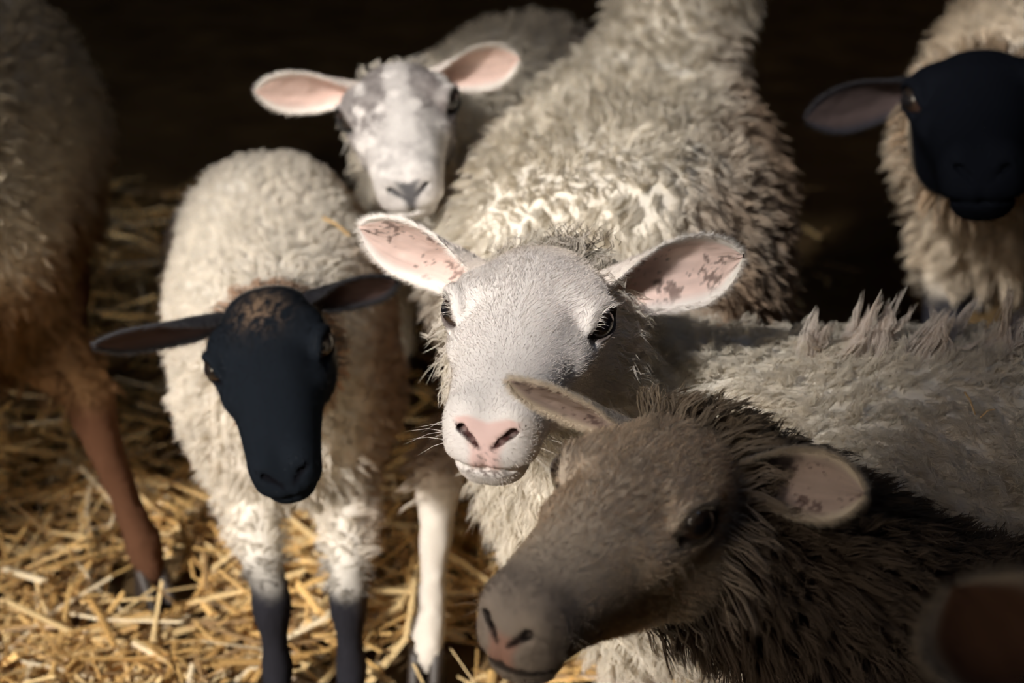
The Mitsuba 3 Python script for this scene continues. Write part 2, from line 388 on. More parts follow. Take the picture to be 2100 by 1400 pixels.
def ear_hair(g, r, n_rim, n_out, length, rad, rimcol, outcol):
    """White down along the rim and short hair on the back of an ear."""
    S, nn, nu, nv = g['S'], g['n'], len(g['u']), len(g['v'])
    i, side = r.uniform(2, nu - 1.001, n_rim), r.integers(0, 2, n_rim)
    i0 = i.astype(int)
    fr = (i - i0)[:, None]
    def at(j):
        return S[i0, j] * (1 - fr) + S[i0 + 1, j] * fr
    je = np.where(side == 0, 0, nv - 1)
    jn = np.where(side == 0, 3, nv - 4)
    b = r.uniform(0, 0.8, n_rim)[:, None]
    P = at(je) * (1 - b) + at(jn) * b
    outd = unit(at(je) - at(jn))
    D = unit(outd * (1 - 0.8 * b) + 0.8 * g['ax'] + 0.25 * r.normal(size=(n_rim, 3)) + nn[i0, je] * (0.5 * r.normal(size=(n_rim, 1))))
    L = length * r.uniform(0.5, 1.2, n_rim)
    k = 2
    t = np.linspace(0, 1, k)[None, :, None]
    C = P[:, None] + D[:, None] * L[:, None, None] * t + g['ax'] * (L[:, None, None] * 0.3 * t ** 2)
    R = np.full((n_rim, k), rad) * np.linspace(1, 0.4, k)
    parts = [strands(C, R, np.asarray(rimcol) * r.uniform(0.85, 1.1, (n_rim, 1)))]
    a, b2 = r.integers(1, nu - 1, n_out), r.integers(0, nv - 1, n_out)
    f1, f2 = r.random((n_out, 1)), r.random((n_out, 1))
    O, co = g['out'], g['co']
    P = O[a, b2] * (1 - f1) * (1 - f2) + O[np.minimum(a + 1, nu - 1), b2] * f1 * (1 - f2) + O[a, b2 + 1] * (1 - f1) * f2 + O[np.minimum(a + 1, nu - 1), b2 + 1] * f1 * f2
    D = unit(-nn[a, b2] * 0.35 + g['ax'] + 0.25 * r.normal(size=(n_out, 3)))
    L = length * r.uniform(0.5, 1.0, n_out)
    C = P[:, None] + D[:, None] * L[:, None, None] * t
    parts.append(strands(C, np.full((n_out, k), rad) * np.linspace(1, 0.4, k), co[a, b2] * r.uniform(0.85, 1.12, (n_out, 1))))
    return join(parts)

def join(parts):
    at = np.cumsum([0] + [len(p[0]) for p in parts])
    return np.vstack([p[0] for p in parts]), np.vstack([p[1] + a for p, a in zip(parts, at)]), np.vstack([p[2] for p in parts])

def ball_mesh(c, r, ax, nu=28, nv=20):
    """A sphere whose pole looks along ax; also each vertex's local direction (pole last)."""
    th, ph = np.meshgrid(np.linspace(0.02, np.pi - 0.02, nv), np.arange(nu) * 2 * np.pi / nu, indexing='ij')
    l = np.stack([np.sin(th) * np.cos(ph), np.sin(th) * np.sin(ph), np.cos(th)], -1).reshape(-1, 3)
    i, j = np.meshgrid(np.arange(nv - 1), np.arange(nu), indexing='ij')
    q = np.stack([i * nu + j, (i + 1) * nu + j, (i + 1) * nu + (j + 1) % nu, i * nu + (j + 1) % nu], -1).reshape(-1, 4)
    return l, np.vstack([q[:, [0, 1, 2]], q[:, [0, 2, 3]]])

# ------------------------------------------------------------------ one sheep: a continuous body, then ears, eyes, hooves, hair and fleece as its parts
def body_axes(lo, hi, flo, fhi, coarse, fine):
    a = [lo]
    while a[-1] < hi:
        x = a[-1]
        dist = max(flo - x, x - fhi, 0)
        step = fine if dist == 0 else min(coarse, fine + 0.25 * dist)
        if x < flo < x + step:
            step = max(flo - x, fine * 0.5)
        a.append(x + step)
    return np.array(a)

def hairline(z, top):
    return np.interp(z, [-0.14, -0.085, -0.03, 0.0], [0.085, 0.045, 0.018, top])

def build_hoof(p, fwd):
    """A cloven hoof: two toes side by side under the point p, standing on the ground."""
    f = unit(np.array([fwd[0], fwd[1], 0]))
    s = np.array([f[1], -f[0], 0])
    out = []
    for side in (-1, 1):
        pts = []
        for zz, ln, wd, sh in ((0.0, 0.040, 0.0105, 0.0), (0.008, 0.037, 0.0105, 0.001), (0.026, 0.024, 0.0095, -0.002), (0.042, 0.013, 0.008, -0.005)):
            for a in np.linspace(0, 2 * np.pi, 14, endpoint=False):
                l = np.cos(a)
                pts.append(np.array([p[0], p[1], 0]) + f * (l * ln * 0.62 + (0.010 if l > 0.5 else 0) * (1 - zz / 0.05) + sh) + s * (side * 0.0118 + wd * np.sin(a)) + np.array([0, 0, zz]))
        out.append(trimesh.convex.convex_hull(np.array(pts)))
    return trimesh.util.concatenate(out)

def eye_axes():
    long = unit(np.array([-0.30, 0.86, -0.50]))
    long = unit(long - EYE_AX * (long @ EYE_AX))
    high = np.cross(long, EYE_AX)
    return long, high * np.sign(high[2])

def eye_rim(s):
    """How far a point lies from the middle of the lids' opening, along the opening's own oval; 1 away from the eyes."""
    long, high = eye_axes()
    e = np.stack([np.abs(s.hl[:, 0]) / s.nw, s.hl[:, 1], s.hl[:, 2]], 1) - EYE
    a, b, c = e @ EYE_AX, e @ long, e @ high
    r = np.sqrt((b / 1.42) ** 2 + ((c + 0.10 * np.abs(b)) / 0.98) ** 2)
    return np.where((a > -0.004) & (np.linalg.norm(e, axis=1) < 0.04), r, 1.0)

def tear_line(s, wide=0.0055):
    long, high = eye_axes()
    q = np.stack([np.abs(s.hl[:, 0]) / s.nw, s.hl[:, 1], s.hl[:, 2]], 1)
    d = cone(q, EYE + EYE_AX * 0.0115 + long * 0.0130, EYE + EYE_AX * 0.004 + long * 0.034 + high * -0.008, wide, wide * 0.6)
    return sstep(0.0015, -0.0015, d)

class Sheep:
    def __init__(self, key, label, head, body, neck, tone, legs=None, hair_top=0.02, seed=1, fine=0.0036, coarse=0.016, wool_z=0.25, leg_r=1.0, head_on=True, fat=(1, 1), extra=None):
        self.key, self.r = key, np.random.default_rng(seed)
        labels[key] = {'label': label, 'category': 'sheep'}
        self.hp, self.hs, self.nw, self.jaw = np.asarray(head['pos'], float), head.get('s', 1.0), head.get('nw', 1.0), head.get('jaw', 1.0)
        self.jobs = []
        self.R = frame(head['fwd'], head['up'])
        self.bp, self.bs = np.array([*body['at'], 0.0]), body['s']
        self.B = frame([*body['to'], 0.0], [0, 0, 1.0])
        self.fat = fat
        self.legs = []
        for kind in ('fore', 'hind'):
            for side in (1, -1):
                pts = [(np.array([j[0][0] * side, j[0][1], j[0][2]]), j[1]) for j in LEGS[kind]]
                pts = [(self.bp + self.B @ (q * self.bs), rr * self.bs * (leg_r if i > 1 else 1)) for i, (q, rr) in enumerate(pts)]
                over = (legs or {}).get((kind, side))
                if over:                         # world joints given from the knee or hock down
                    n = len(over)
                    pts = pts[:-n] + [(np.asarray(o, float), pts[len(pts) - n + i][1]) for i, o in enumerate(over)]
                self.legs.append((kind, side, pts))
        self.neck = self._neck(neck)
        self.extra = extra
        self.tone, self.hair_top, self.wool_z = tone, hair_top, wool_z
        hx = self.hp + self.R @ (np.array([0, 0.11, -0.06]) * self.hs)
        lo = np.minimum(self.bp - [0.62 * self.bs, 0.62 * self.bs, -0.0], hx - 0.2 * self.hs)
        hi = np.maximum(self.bp + [0.62 * self.bs, 0.62 * self.bs, 0.72 * self.bs], hx + 0.2 * self.hs)
        lo[2] = 0.012
        ex = np.abs(self.R) @ (np.array([0.085, 0.155, 0.095]) * self.hs)
        ax = [body_axes(lo[k], hi[k], hx[k] - ex[k], hx[k] + ex[k], coarse, fine) for k in range(3)]
        self.V, self.F = surface_nets(self.sdf, *ax)
        self.N = vnormals(self.V, self.F)
        dh, dn, db, dl = self.parts(self.V)
        rest = np.minimum(np.minimum(dn, db), dl)
        self.hl = self.head_local(self.V)
        self.hl[:, 2] = np.where(self.hl[:, 2] < -0.04, -0.04 + (self.hl[:, 2] + 0.04) / self.jaw, self.hl[:, 2])
        wh = sstep(-0.012, 0.012, rest - dh)
        self.face = wh * sstep(-0.010, 0.010, self.hl[:, 1] - hairline(self.hl[:, 2], hair_top))
        self.bl = (self.V - self.bp) @ self.B / self.bs
        self.leg = (1 - sstep(wool_z - 0.02, wool_z + 0.03, self.bl[:, 2] + 0.02 * (meshkit.noise(self.V * 40, 3) - 0.5))) * (1 - wh)
        self.shag = (1 - self.face) * (1 - self.leg)
        self.col = tone(self)
        put(key + '__body', self.V, self.F, self.col, 'skin')
        for kind, side, pts in self.legs:
            f = unit(pts[-1][0] - pts[-2][0])
            hoof = build_hoof(pts[-1][0], f * [1, 1, 0] + self.B[:, 1] * 0.02)
            scene[self.name('hoof')] = mikit.ply(hoof, 'hoof_horn', smooth=35)

    def name(self, part):
        k, n = f'{self.key}__{part}', 0
        while k in scene:
            n += 1
            k = f'{self.key}__{part}_{n:03d}'
        return k

    def head_local(self, P):
        return (P - self.hp) @ self.R / self.hs

    def world(self, l):
        return self.hp + (np.asarray(l, float) * self.hs) @ self.R.T

    def _neck(self, c):
        """Balls along a curve from the base of the skull into the shoulders."""
        p0 = self.world(c.get('skull', (0, 0.025, -0.065)))
        p3 = self.bp + self.B @ (np.array(c.get('chest', (0, 0.22, 0.47))) * self.bs)
        p1 = p0 - self.R[:, 1] * c.get('out', 0.08) + np.array([0, 0, c.get('lift', 0.0)])
        p2 = p3 + self.B @ unit(np.array([0, 0.8, 0.6])) * c.get('rise', 0.10)
        r0, r1 = c.get('r', (0.062, 0.125))
        t = np.linspace(0, 1, 6)[:, None]
        P = (1 - t) ** 3 * p0 + 3 * (1 - t) ** 2 * t * p1 + 3 * (1 - t) * t ** 2 * p2 + t ** 3 * p3
        return [(P[i], r0 * self.hs + (r1 * self.bs - r0 * self.hs) * t[i, 0] ** 1.3) for i in range(6)]

    def parts(self, p):
        h = self.head_local(p)
        c = h - np.array([0, 0.11, -0.06])
        dh = np.linalg.norm(c / np.array([0.9, 1.3, 1.0]), axis=1) - 0.10
        near = dh < 0.06
        if near.any():
            dh[near] = head_sdf(h[near], self.nw, self.jaw)
        dh = dh * self.hs
        b = (p - self.bp) @ self.B / self.bs
        db = elliptic(b[:, 0] / self.fat[0], b[:, 1], 0.45 + (b[:, 2] - 0.45) / self.fat[1], BK, BT, BB, BW, 2.2, np.full(len(BK), 0.12)) * self.bs
        dn = np.full(len(p), 9.0)
        for (a, ra), (e, re) in zip(self.neck[:-1], self.neck[1:]):
            dn = np.minimum(dn, cone(p, a, e, ra, re))
        dl = np.full(len(p), 9.0)
        for kind, side, pts in self.legs:
            one = np.full(len(p), 9.0)
            for (a, ra), (e, re) in zip(pts[:-1], pts[1:]):
                one = smin(one, cone(p, a, e, ra, re), 0.012)
            dl = np.minimum(dl, one)
        if self.extra is not None:
            db = self.extra(self, p, db)
        return dh, dn, db, dl

    def sdf(self, p):
        out = np.empty(len(p))
        for i in range(0, len(p), 400000):
            dh, dn, db, dl = self.parts(p[i:i + 400000])
            out[i:i + 400000] = smin(smin(smin(db, dl, 0.03), dn, 0.05), dh, 0.022)
        return out

    def eyes(self, iris=(0.02, 0.012, 0.008), sides=(1, -1), out=(0.0, 0.0)):
        for sd in sides:
            l, f = ball_mesh(0, 1, None)
            axl = EYE_AX * [sd, 1, 1]
            long = unit(np.array([0, 0.9, -0.42]))
            long = unit(long - axl * (long @ axl))
            Q = np.stack([long, np.cross(axl, long), axl], 1)
            ctr = EYE * [sd * self.nw, 1, 1] + axl * out[0 if sd > 0 else 1]
            bulge = 1 + 0.07 * np.maximum(l[:, 2], 0) ** 6
            V = self.world(ctr + (l * bulge[:, None] * EYE_R) @ Q.T)
            a = np.arccos(np.clip(l[:, 2], -1, 1))
            col = np.where(a[:, None] < 0.80, np.array(iris), np.array([0.035, 0.02, 0.014]))
            slit = (l[:, 0] / 0.52) ** 2 + (l[:, 1] / 0.30) ** 2 < 1
            col = np.where((slit & (l[:, 2] > 0))[:, None], np.array([0.004, 0.004, 0.006]), col)
            col = np.where((a > 1.12)[:, None], np.array([0.06, 0.035, 0.028]), col)
            k = self.name('eye')
            put(k, V, f, col, 'eye_gloss', label='dark glossy eye')

    def ear(self, sd, tip, face, width, inner, outer, rim, base=(0.046, 0.012, -0.018), hair=(2600, 3500, 0.006, 0.00022), **kw):
        b = np.array(base) * [sd, 1, 1]
        V, F, C, g = ear_mesh(self.world(b), self.world(tip), self.R @ np.asarray(face, float), width * self.hs, inner, outer, rim, self.r, **kw)
        k = self.name('ear')
        put(k, V, F, C, 'skin')
        if hair[0]:
            V, F, C = ear_hair(g, self.r, hair[0], hair[1], hair[2], hair[3], rim, outer)
            put(k + '__down', V, F, C, 'hair', kind='stuff', label='fine short down along the ear')

    def interp(self, idx, bc, a):
        return (a[idx] * bc[..., None]).sum(1) if a.ndim == 2 else (a[idx] * bc).sum(1)

    def face_hair(self, n, length=(0.0035, 0.0075), rad=0.00022, lift=0.35, noise=0.22, bare=None, seen=True, shade=0.12, k=2, bsdf='hair'):
        """Short hair lying back from the nose over the bare-faced head."""
        h = self.hl
        w = (self.face > 0.3) * np.minimum(1, self.face * 1.3)
        w = w * (eye_rim(self) > 0.0128)
        w = w * (1 - np.maximum(self.nose(), self.mouth()))
        if bare is not None:
            w = w * (1 - bare(self))
        if seen:
            w = w * view_weight(self.V, self.N)
        i, bc = scatter(self.V, self.F, w, n, self.r)
        P, N, H, C = self.interp(i, bc, self.V), unit(self.interp(i, bc, self.N)), self.interp(i, bc, h), self.interp(i, bc, self.col)
        d = np.stack([np.sign(H[:, 0]) * (0.2 + 2.0 * np.abs(H[:, 0])), -np.ones(len(H)), -0.5 * sstep(-0.03, -0.1, H[:, 2])], 1)
        d = d + 0.5 * (vnoise(H, 55, 5))
        d = d @ self.R.T
        d = unit(d - N * (d * N).sum(1, keepdims=True))
        D = unit(d + lift * N + noise * self.r.normal(size=(n, 3)))
        t0 = sstep(0.22, 0.07, H[:, 1]) * 0.8 + 0.35 * sstep(-0.06, -0.10, H[:, 2]) * sstep(0.2, 0.12, H[:, 1])
        L = (length[0] + (length[1] - length[0]) * t0) * self.r.uniform(0.6, 1.2, n)
        t = np.linspace(0, 1, k)[None, :, None]
        path = P[:, None] - N[:, None] * 0.0006 + D[:, None] * L[:, None, None] * t - N[:, None] * (0.22 * L[:, None, None] * t ** 2)
        V, F, col = strands(path, np.full((n, k), rad) * np.linspace(1, 0.45, k), C * self.r.uniform(1 - shade, 1 + shade, (n, 1)))
        put(self.name('face_hair'), V, F, col, bsdf, kind='stuff')

    def nose(self):
        """Bare skin between and around the nostrils."""
        h = self.hl
        x, y, z = np.abs(h[:, 0]), h[:, 1], h[:, 2]
        w = np.interp(z, [-0.098, -0.088, -0.076, -0.068, -0.060, -0.055, -0.051, -0.048], [0.006, 0.011, 0.010, 0.013, 0.022, 0.023, 0.010, 0.002])
        return sstep(0.004, -0.003, x - w) * sstep(0.224, 0.236, y) * sstep(-0.092, -0.088, z) * sstep(0.002, -0.002, z + 0.0570 - 0.30 * x)

    def nostril(self):
        h = self.hl * [np.nan, 1, 1]
        h[:, 0] = np.abs(self.hl[:, 0])
        d = np.min([cone(h, NOSTRIL[k], NOSTRIL[k + 1], NOSTRIL_R[k], NOSTRIL_R[k + 1]) for k in range(3)], axis=0)
        return sstep(0.0022, -0.0002, d)

    def mouth(self):
        h = self.hl
        zm = np.interp(h[:, 1], [0.15, 0.17, 0.185, 0.205, 0.23, 0.25], np.array([-8.1, -8.35, -8.75, -9.0, -9.05, -8.95]) / 100)
        return sstep(0.0045, 0.0025, np.abs(h[:, 2] - zm)) * (h[:, 1] > 0.168)

    def fleece(self, *a, **k):
        self.jobs.append((a, k))             # grown once the whole herd stands, so that fleeces part where two sheep touch

    def grow(self, herd):
        for a, k in self.jobs:
            self._fleece(herd, *a, **k)

    def _fleece(self, herd, n, length, rad, weight=None, seen=True, flow=(0, -0.5, -0.2), up=0.8, part='fleece', swirl=0.5, **kw):
        w = np.where(self.shag > 0.25, self.shag, 0)
        if weight is not None:
            w = w * weight(self)
        if seen:
            w = w * view_weight(self.V, self.N)
        i, bc = scatter(self.V, self.F, w, n, self.r)
        P, N, C = self.interp(i, bc, self.V), unit(self.interp(i, bc, self.N)), self.interp(i, bc, self.col)
        d = np.asarray(flow, float) @ self.B.T
        D = N * up + d + swirl * vnoise(P, 14, 17) + swirl * 0.5 * vnoise(P, 45, 23)
        path, R, c, N = lock_paths(P, N, D, C, length, rad, self.r, **kw)
        keep = path[:, 1:, 2].min(1) > 0.02
        for o in herd:
            if o is self:
                continue
            lo, hi = o.V.min(0) - 0.06, o.V.max(0) + 0.06
            near = np.nonzero(keep & ((path > lo) & (path < hi)).all(-1).any(-1))[0]
            for m in (path.shape[1] - 1, path.shape[1] // 2, 0):
                q = path[near, m]
                keep[near] &= o.sdf(q) > np.maximum(self.sdf(q), 0) + 0.002
        V, F, col = locks(path[keep], R[keep], c[keep], N[keep])
        put(self.name(part), V, F, col, 'wool', kind='stuff')

    def threads(self, part, paths, rad, col, bsdf='hair', **lab):
        C = np.asarray(paths, float)
        V, F, c = strands(C, np.full(C.shape[:2], rad) * np.linspace(1, 0.3, C.shape[1]), np.broadcast_to(np.asarray(col, float), (len(C), 3)).copy())
        put(self.name(part), V, F, c, bsdf, kind='stuff', **lab)

# ------------------------------------------------------------------ the barn
def box(lo, hi):
    lo, hi = np.asarray(lo, float), np.asarray(hi, float)
    return trimesh.creation.box(hi - lo, transform=trimesh.transformations.translation_matrix((lo + hi) / 2))

def board(lo, hi, r, axis):
    """A rough plank with chamfered edges and a slight cup."""
    m = box(lo, hi)
    m.vertices += r.normal(size=m.vertices.shape) * 0.003
    return m

def structure(key, mesh, mat):
    scene[key] = mikit.ply(mesh, mat)
    labels[key] = {'kind': 'structure'}

structure('floor', box((-3.6, -1.6, -0.12), (3.2, 5.6, -0.012)), 'bedding_mat')
HOLE = (-0.35, 1.2, -0.4, 0.65)                    # unseen skylight added in the roof for fill over the front of the pen
structure('ceiling', trimesh.util.concatenate([box((-3.6, -1.7, 4.2), (HOLE[0], 5.6, 4.3)), box((HOLE[1], -1.7, 4.2), (3.2, 5.6, 4.3)),
    box((HOLE[0], -1.7, 4.2), (HOLE[1], HOLE[2], 4.3)), box((HOLE[0], HOLE[3], 4.2), (HOLE[1], 5.6, 4.3))]), 'roof_mat')
structure('wall_right', box((3.2, -1.7, -0.1), (3.35, 5.6, 4.2)), 'old_wood')
structure('wall_left', box((-3.75, -1.7, -0.1), (-3.6, 5.6, 4.2)), 'old_wood')
DOOR = (-2.93, -1.64, 3.8)                      # the tall doorway behind the photographer's left that lets the sun in
structure('wall_front', trimesh.util.concatenate([box((-3.6, -1.32, -0.1), (DOOR[0], -1.2, 4.2)), box((DOOR[1], -1.32, -0.1), (3.2, -1.2, 4.2)), box((DOOR[0], -1.32, DOOR[2]), (DOOR[1], -1.2, 4.2))]), 'old_wood')
structure('wall_back', box((-3.6, 5.5, -0.1), (3.2, 5.6, 4.2)), 'old_wood')
rb = np.random.default_rng(3)
x, k = -3.58, 0
while x < 3.1:
    w = rb.uniform(0.20, 0.30)
    key = 'wall_back__plank' + (f'_{k:03d}' if k else '')
    scene[key] = mikit.ply(board((x, 5.46 - rb.uniform(0, 0.012), -0.05), (min(x + w - 0.008, 3.18), 5.498, 4.2), rb, 2), 'old_wood')
    x, k = x + w, k + 1

# ------------------------------------------------------------------ colours of the coats
def speck(P, scale, lo, hi, seed, octaves=3):
    return sstep(lo, hi, meshkit.fbm(P * scale, octaves, seed))[:, None]

def blend(a, b, t):
    t = t if np.ndim(t) == 2 else np.asarray(t)[:, None]
    return a * (1 - t) + np.asarray(b) * t

def eye_ring(s, lo=0.0112, hi=0.0135):
    return sstep(hi, lo, eye_rim(s))

def tone_white(s):
    n = len(s.V)
    c = np.tile([0.84, 0.795, 0.71], (n, 1))                                         # wool
    c = blend(c, (0.75, 0.715, 0.69), s.face)
    h = s.hl
    c = blend(c, (0.62, 0.54, 0.46), s.face * sstep(0.06, 0.0, h[:, 1]) * sstep(-0.03, 0.0, h[:, 2]) * 0.7)
    c = blend(c, (0.70, 0.49, 0.45), s.nose() * 0.88)
    low = s.nose() * sstep(-0.066, -0.085, h[:, 2])
    c = blend(c, (0.16, 0.10, 0.09), low[:, None] * speck(h, 520, 0.58, 0.66, 8, 2) * 0.7)
    lips = sstep(0.215, 0.235, h[:, 1]) * np.exp(-((h[:, 2] + 0.0925) / 0.0035) ** 2) * sstep(0.020, 0.010, np.abs(h[:, 0]))
    c = blend(c, (0.10, 0.06, 0.05), lips[:, None] * speck(h, 560, 0.42, 0.56, 4, 2) * 0.85)
    c = blend(c, (0.07, 0.03, 0.028), s.nostril())
    c = blend(c, (0.10, 0.075, 0.07), np.maximum(eye_ring(s), 0.75 * tear_line(s, 0.003)) * 0.9)
    c = blend(c, (0.70, 0.62, 0.54), s.leg)
    return c

def flank_stain_shade(s, c, side, col, amount, level=0.50):
    """Coat dirt and painted-in shade on one flank, in ragged patches."""
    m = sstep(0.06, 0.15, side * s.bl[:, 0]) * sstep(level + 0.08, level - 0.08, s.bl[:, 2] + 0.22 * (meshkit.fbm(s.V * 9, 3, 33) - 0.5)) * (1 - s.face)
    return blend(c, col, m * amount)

# ------------------------------------------------------------------ the white-faced sheep in the middle
sheep_a = Sheep('sheep', 'cream sheep with a bare white face and pink nose looking straight at the camera', seed=11, fine=0.0019,
    head=dict(pos=(0.03, 1.11, 0.611), fwd=(-0.187, -0.975, 0.117), up=(0.032, 0.113, 0.993)),
    body=dict(at=(0.285, 1.15), to=(-0.99, 0.10), s=0.79), neck=dict(out=0.06, rise=0.05, r=(0.070, 0.135), chest=(0, 0.23, 0.48)), tone=tone_white, hair_top=0.016)
A = sheep_a
A.eyes()
EARW = dict(inner=(0.74, 0.575, 0.53), outer=(0.72, 0.66, 0.61), rim=(0.86, 0.83, 0.80), speckle=0.8)
A.ear(1, (0.158, 0.020, 0.018), (0.05, 0.90, -0.42), 0.064, roll=(2.7, 0.85), **EARW)
A.ear(-1, (-0.161, 0.000, 0.014), (-0.05, 0.90, -0.34), 0.072, roll=(2.7, 0.95), **EARW)
A.face_hair(90000, length=(0.0035, 0.0066), rad=0.0003, lift=0.42, shade=0.33, k=2)
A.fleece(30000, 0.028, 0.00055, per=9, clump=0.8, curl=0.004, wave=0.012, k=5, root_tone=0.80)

def lashes(s, sd, n, length, col, r):
    """Pale lashes standing out from the upper lid."""
    long, high = eye_axes()
    m = np.array([sd, 1, 1.0])
    t = np.linspace(-0.9, 0.9, n) + r.normal(0, 0.04, n)
    root = EYE + EYE_AX * 0.0135 + long * (0.0125 * t)[:, None] + high * (0.0108 * np.sqrt(np.maximum(1 - t ** 2, 0)))[:, None]
    d = unit(EYE_AX * 0.75 + high * 0.35 + long * (0.45 * t - 0.15)[:, None] + 0.12 * r.normal(size=(n, 3)))
    L = length * r.uniform(0.7, 1.2, n)[:, None]
    P = np.stack([root, root + d * L * 0.5, root + d * L - high * L * 0.25], 1) * m
    s.threads('eyelashes', s.world(P * [s.nw, 1, 1]), 0.00028, col, label='pale eyelashes')

def whiskers(s, r, n, col):
    """Long single hairs on the lips and under the eyes."""
    out = []
    for sd in (1, -1):
        for _ in range(n):
            root = np.array([0.030, r.uniform(0.195, 0.225), r.uniform(-0.088, -0.062)])
            d = unit(np.array([0.9, r.uniform(-0.1, 0.6), r.uniform(-0.5, 0.15)]))
            L = r.uniform(0.018, 0.040)
            out.append(np.stack([root, root + d * L * 0.5, root + d * L + [0, 0, -0.15 * L]]) * [sd, 1, 1])
        for _ in range(n // 2 + 2):
            root = np.array([0.054, r.uniform(0.085, 0.115), r.uniform(-0.048, -0.040)])
            d = unit(np.array([0.75, r.uniform(0.0, 0.6), -0.75]))
            L = r.uniform(0.015, 0.032)
            out.append(np.stack([root, root + d * L * 0.5, root + d * L + [0, 0, -0.12 * L]]) * [sd, 1, 1])
    s.threads('whiskers', s.world(np.array(out)), 0.00022, col, label='long pale single hairs')

rw = np.random.default_rng(21)
for sd in (1, -1):
    lashes(A, sd, 22, 0.012, (0.85, 0.82, 0.78), rw)
whiskers(A, rw, 9, (0.85, 0.82, 0.78))
# dark matted curls at the back of the crown
root = np.array([-0.026, -0.002, 0.010]) + rw.normal(size=(46, 3)) * [0.014, 0.004, 0.003]
t = np.linspace(0, 1, 7)[None, :, None]
curl = np.concatenate([0.0035 * np.cos(9 * t + rw.uniform(0, 6, (46, 1, 1))), 0.0035 * np.sin(9 * t + rw.uniform(0, 6, (46, 1, 1))), 0 * t + np.zeros((46, 1, 1))], -1)
A.threads('matted_curls', A.world(root[:, None] + t * np.array([-0.002, -0.004, 0.020]) * rw.uniform(0.6, 1.2, (46, 1, 1)) + curl), 0.0006, (0.09, 0.065, 0.05), label='dark matted curls on the crown')

# the standing tufts of pale wool along its backbone
def spine_tufts(s, y0, y1, n, per, length, r):
    y = r.uniform(y0, y1, n)
    y = np.repeat(y, per) + r.normal(0, 0.006, n * per)
    x = r.normal(0, 0.009, n * per)
    z = np.interp(y, BK, BT) - 0.006
    P = s.bp + np.stack([x, y, z], 1) * s.bs @ s.B.T
    N = np.tile([0, 0, 1.0], (len(P), 1))
    D = N + np.repeat(r.normal(0, 0.28, (n, 3)), per, 0) - s.B[:, 1] * 0.35
    return wool(P, N, D, np.tile([0.86, 0.80, 0.75], (len(P), 1)), length, 0.0008, r, per=per, clump=0.93, curl=0.003, wave=0.02, k=5, droop=0.1, root_tone=0.95)
V, F, col = spine_tufts(A, -0.42, 0.04, 64, 30, 0.062, np.random.default_rng(5))
put('sheep__back_tufts', V, F, col, 'wool', kind='stuff', label='pale tufts of wool standing up along the backbone')

# ------------------------------------------------------------------ the black-faced sheep at the left
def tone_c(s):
    return flank_stain_shade(s, tone_black(s), -1, (0.46, 0.27, 0.12), 0.75, 0.58)

def tone_black(s):
    n = len(s.V)
    h = s.hl
    c = np.tile([0.80, 0.76, 0.69], (n, 1))
    near = (1 - s.face) * sstep(0.055, 0.0, np.abs(h[:, 1] - hairline(h[:, 2], s.hair_top)) + 0.6 * np.maximum(np.linalg.norm(h - [0, 0.03, -0.05], axis=1) - 0.09, 0))
    c = blend(c, (0.50, 0.28, 0.15), near * 0.85)                                    # rusty rim behind the black face
    c = blend(c, (0.010, 0.013, 0.018), s.face)
    star = np.exp(-((h[:, 0] / 0.022) ** 2 + ((h[:, 1] - 0.055) / 0.026) ** 2)) * sstep(-0.03, 0.0, h[:, 2])
    c = blend(c, (0.30, 0.20, 0.13), (star[:, None] * speck(h * [3, 1, 1], 130, 0.40, 0.62, 3)) * s.face[:, None] * 0.7)
    c = blend(c, (0.006, 0.006, 0.008), np.maximum(s.nostril(), eye_ring(s)))
    c = blend(c, (0.022, 0.022, 0.028), s.leg)
    return c

def tone_g(s):
    h = s.hl
    c = blend(tone_black(s), (0.005, 0.006, 0.009), s.face)
    top = (1 - s.face) * sstep(0.09, 0.04, np.linalg.norm(h - [0, 0.0, 0.0], axis=1))
    c = blend(c, (0.36, 0.27, 0.18), top * (0.4 + 0.6 * speck(s.V, 60, 0.4, 0.6, 2)[:, 0]))
    return blend(c, (0.66, 0.53, 0.37), 0.6 * (1 - s.face) * (1 - s.leg) * (1 - top))

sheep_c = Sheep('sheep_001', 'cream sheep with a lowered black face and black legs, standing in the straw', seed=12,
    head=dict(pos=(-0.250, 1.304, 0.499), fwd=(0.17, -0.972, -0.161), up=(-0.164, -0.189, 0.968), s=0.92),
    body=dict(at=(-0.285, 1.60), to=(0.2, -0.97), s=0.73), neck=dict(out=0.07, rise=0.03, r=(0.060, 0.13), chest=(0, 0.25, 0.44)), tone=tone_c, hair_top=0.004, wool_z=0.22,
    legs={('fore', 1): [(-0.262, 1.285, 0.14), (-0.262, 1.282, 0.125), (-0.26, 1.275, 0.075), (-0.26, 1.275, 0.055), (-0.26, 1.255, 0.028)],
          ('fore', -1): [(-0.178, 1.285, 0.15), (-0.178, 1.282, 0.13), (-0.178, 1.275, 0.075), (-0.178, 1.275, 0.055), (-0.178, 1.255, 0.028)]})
C = sheep_c
C.eyes(iris=(0.012, 0.008, 0.006))
EARB = dict(inner=(0.075, 0.05, 0.047), outer=(0.016, 0.016, 0.020), rim=(0.035, 0.035, 0.042))
C.ear(1, (0.178, 0.040, 0.004), (0.0, 0.85, -0.45), 0.052, **EARB)
C.ear(-1, (-0.145, 0.045, 0.0), (0.0, 0.85, -0.35), 0.055, **EARB)
C.face_hair(20000, rad=0.0004, lift=0.30, shade=0.45, bsdf='black_hair')
C.fleece(30000, 0.018, 0.0009, per=6, clump=0.6, root_tone=0.95, k=4)

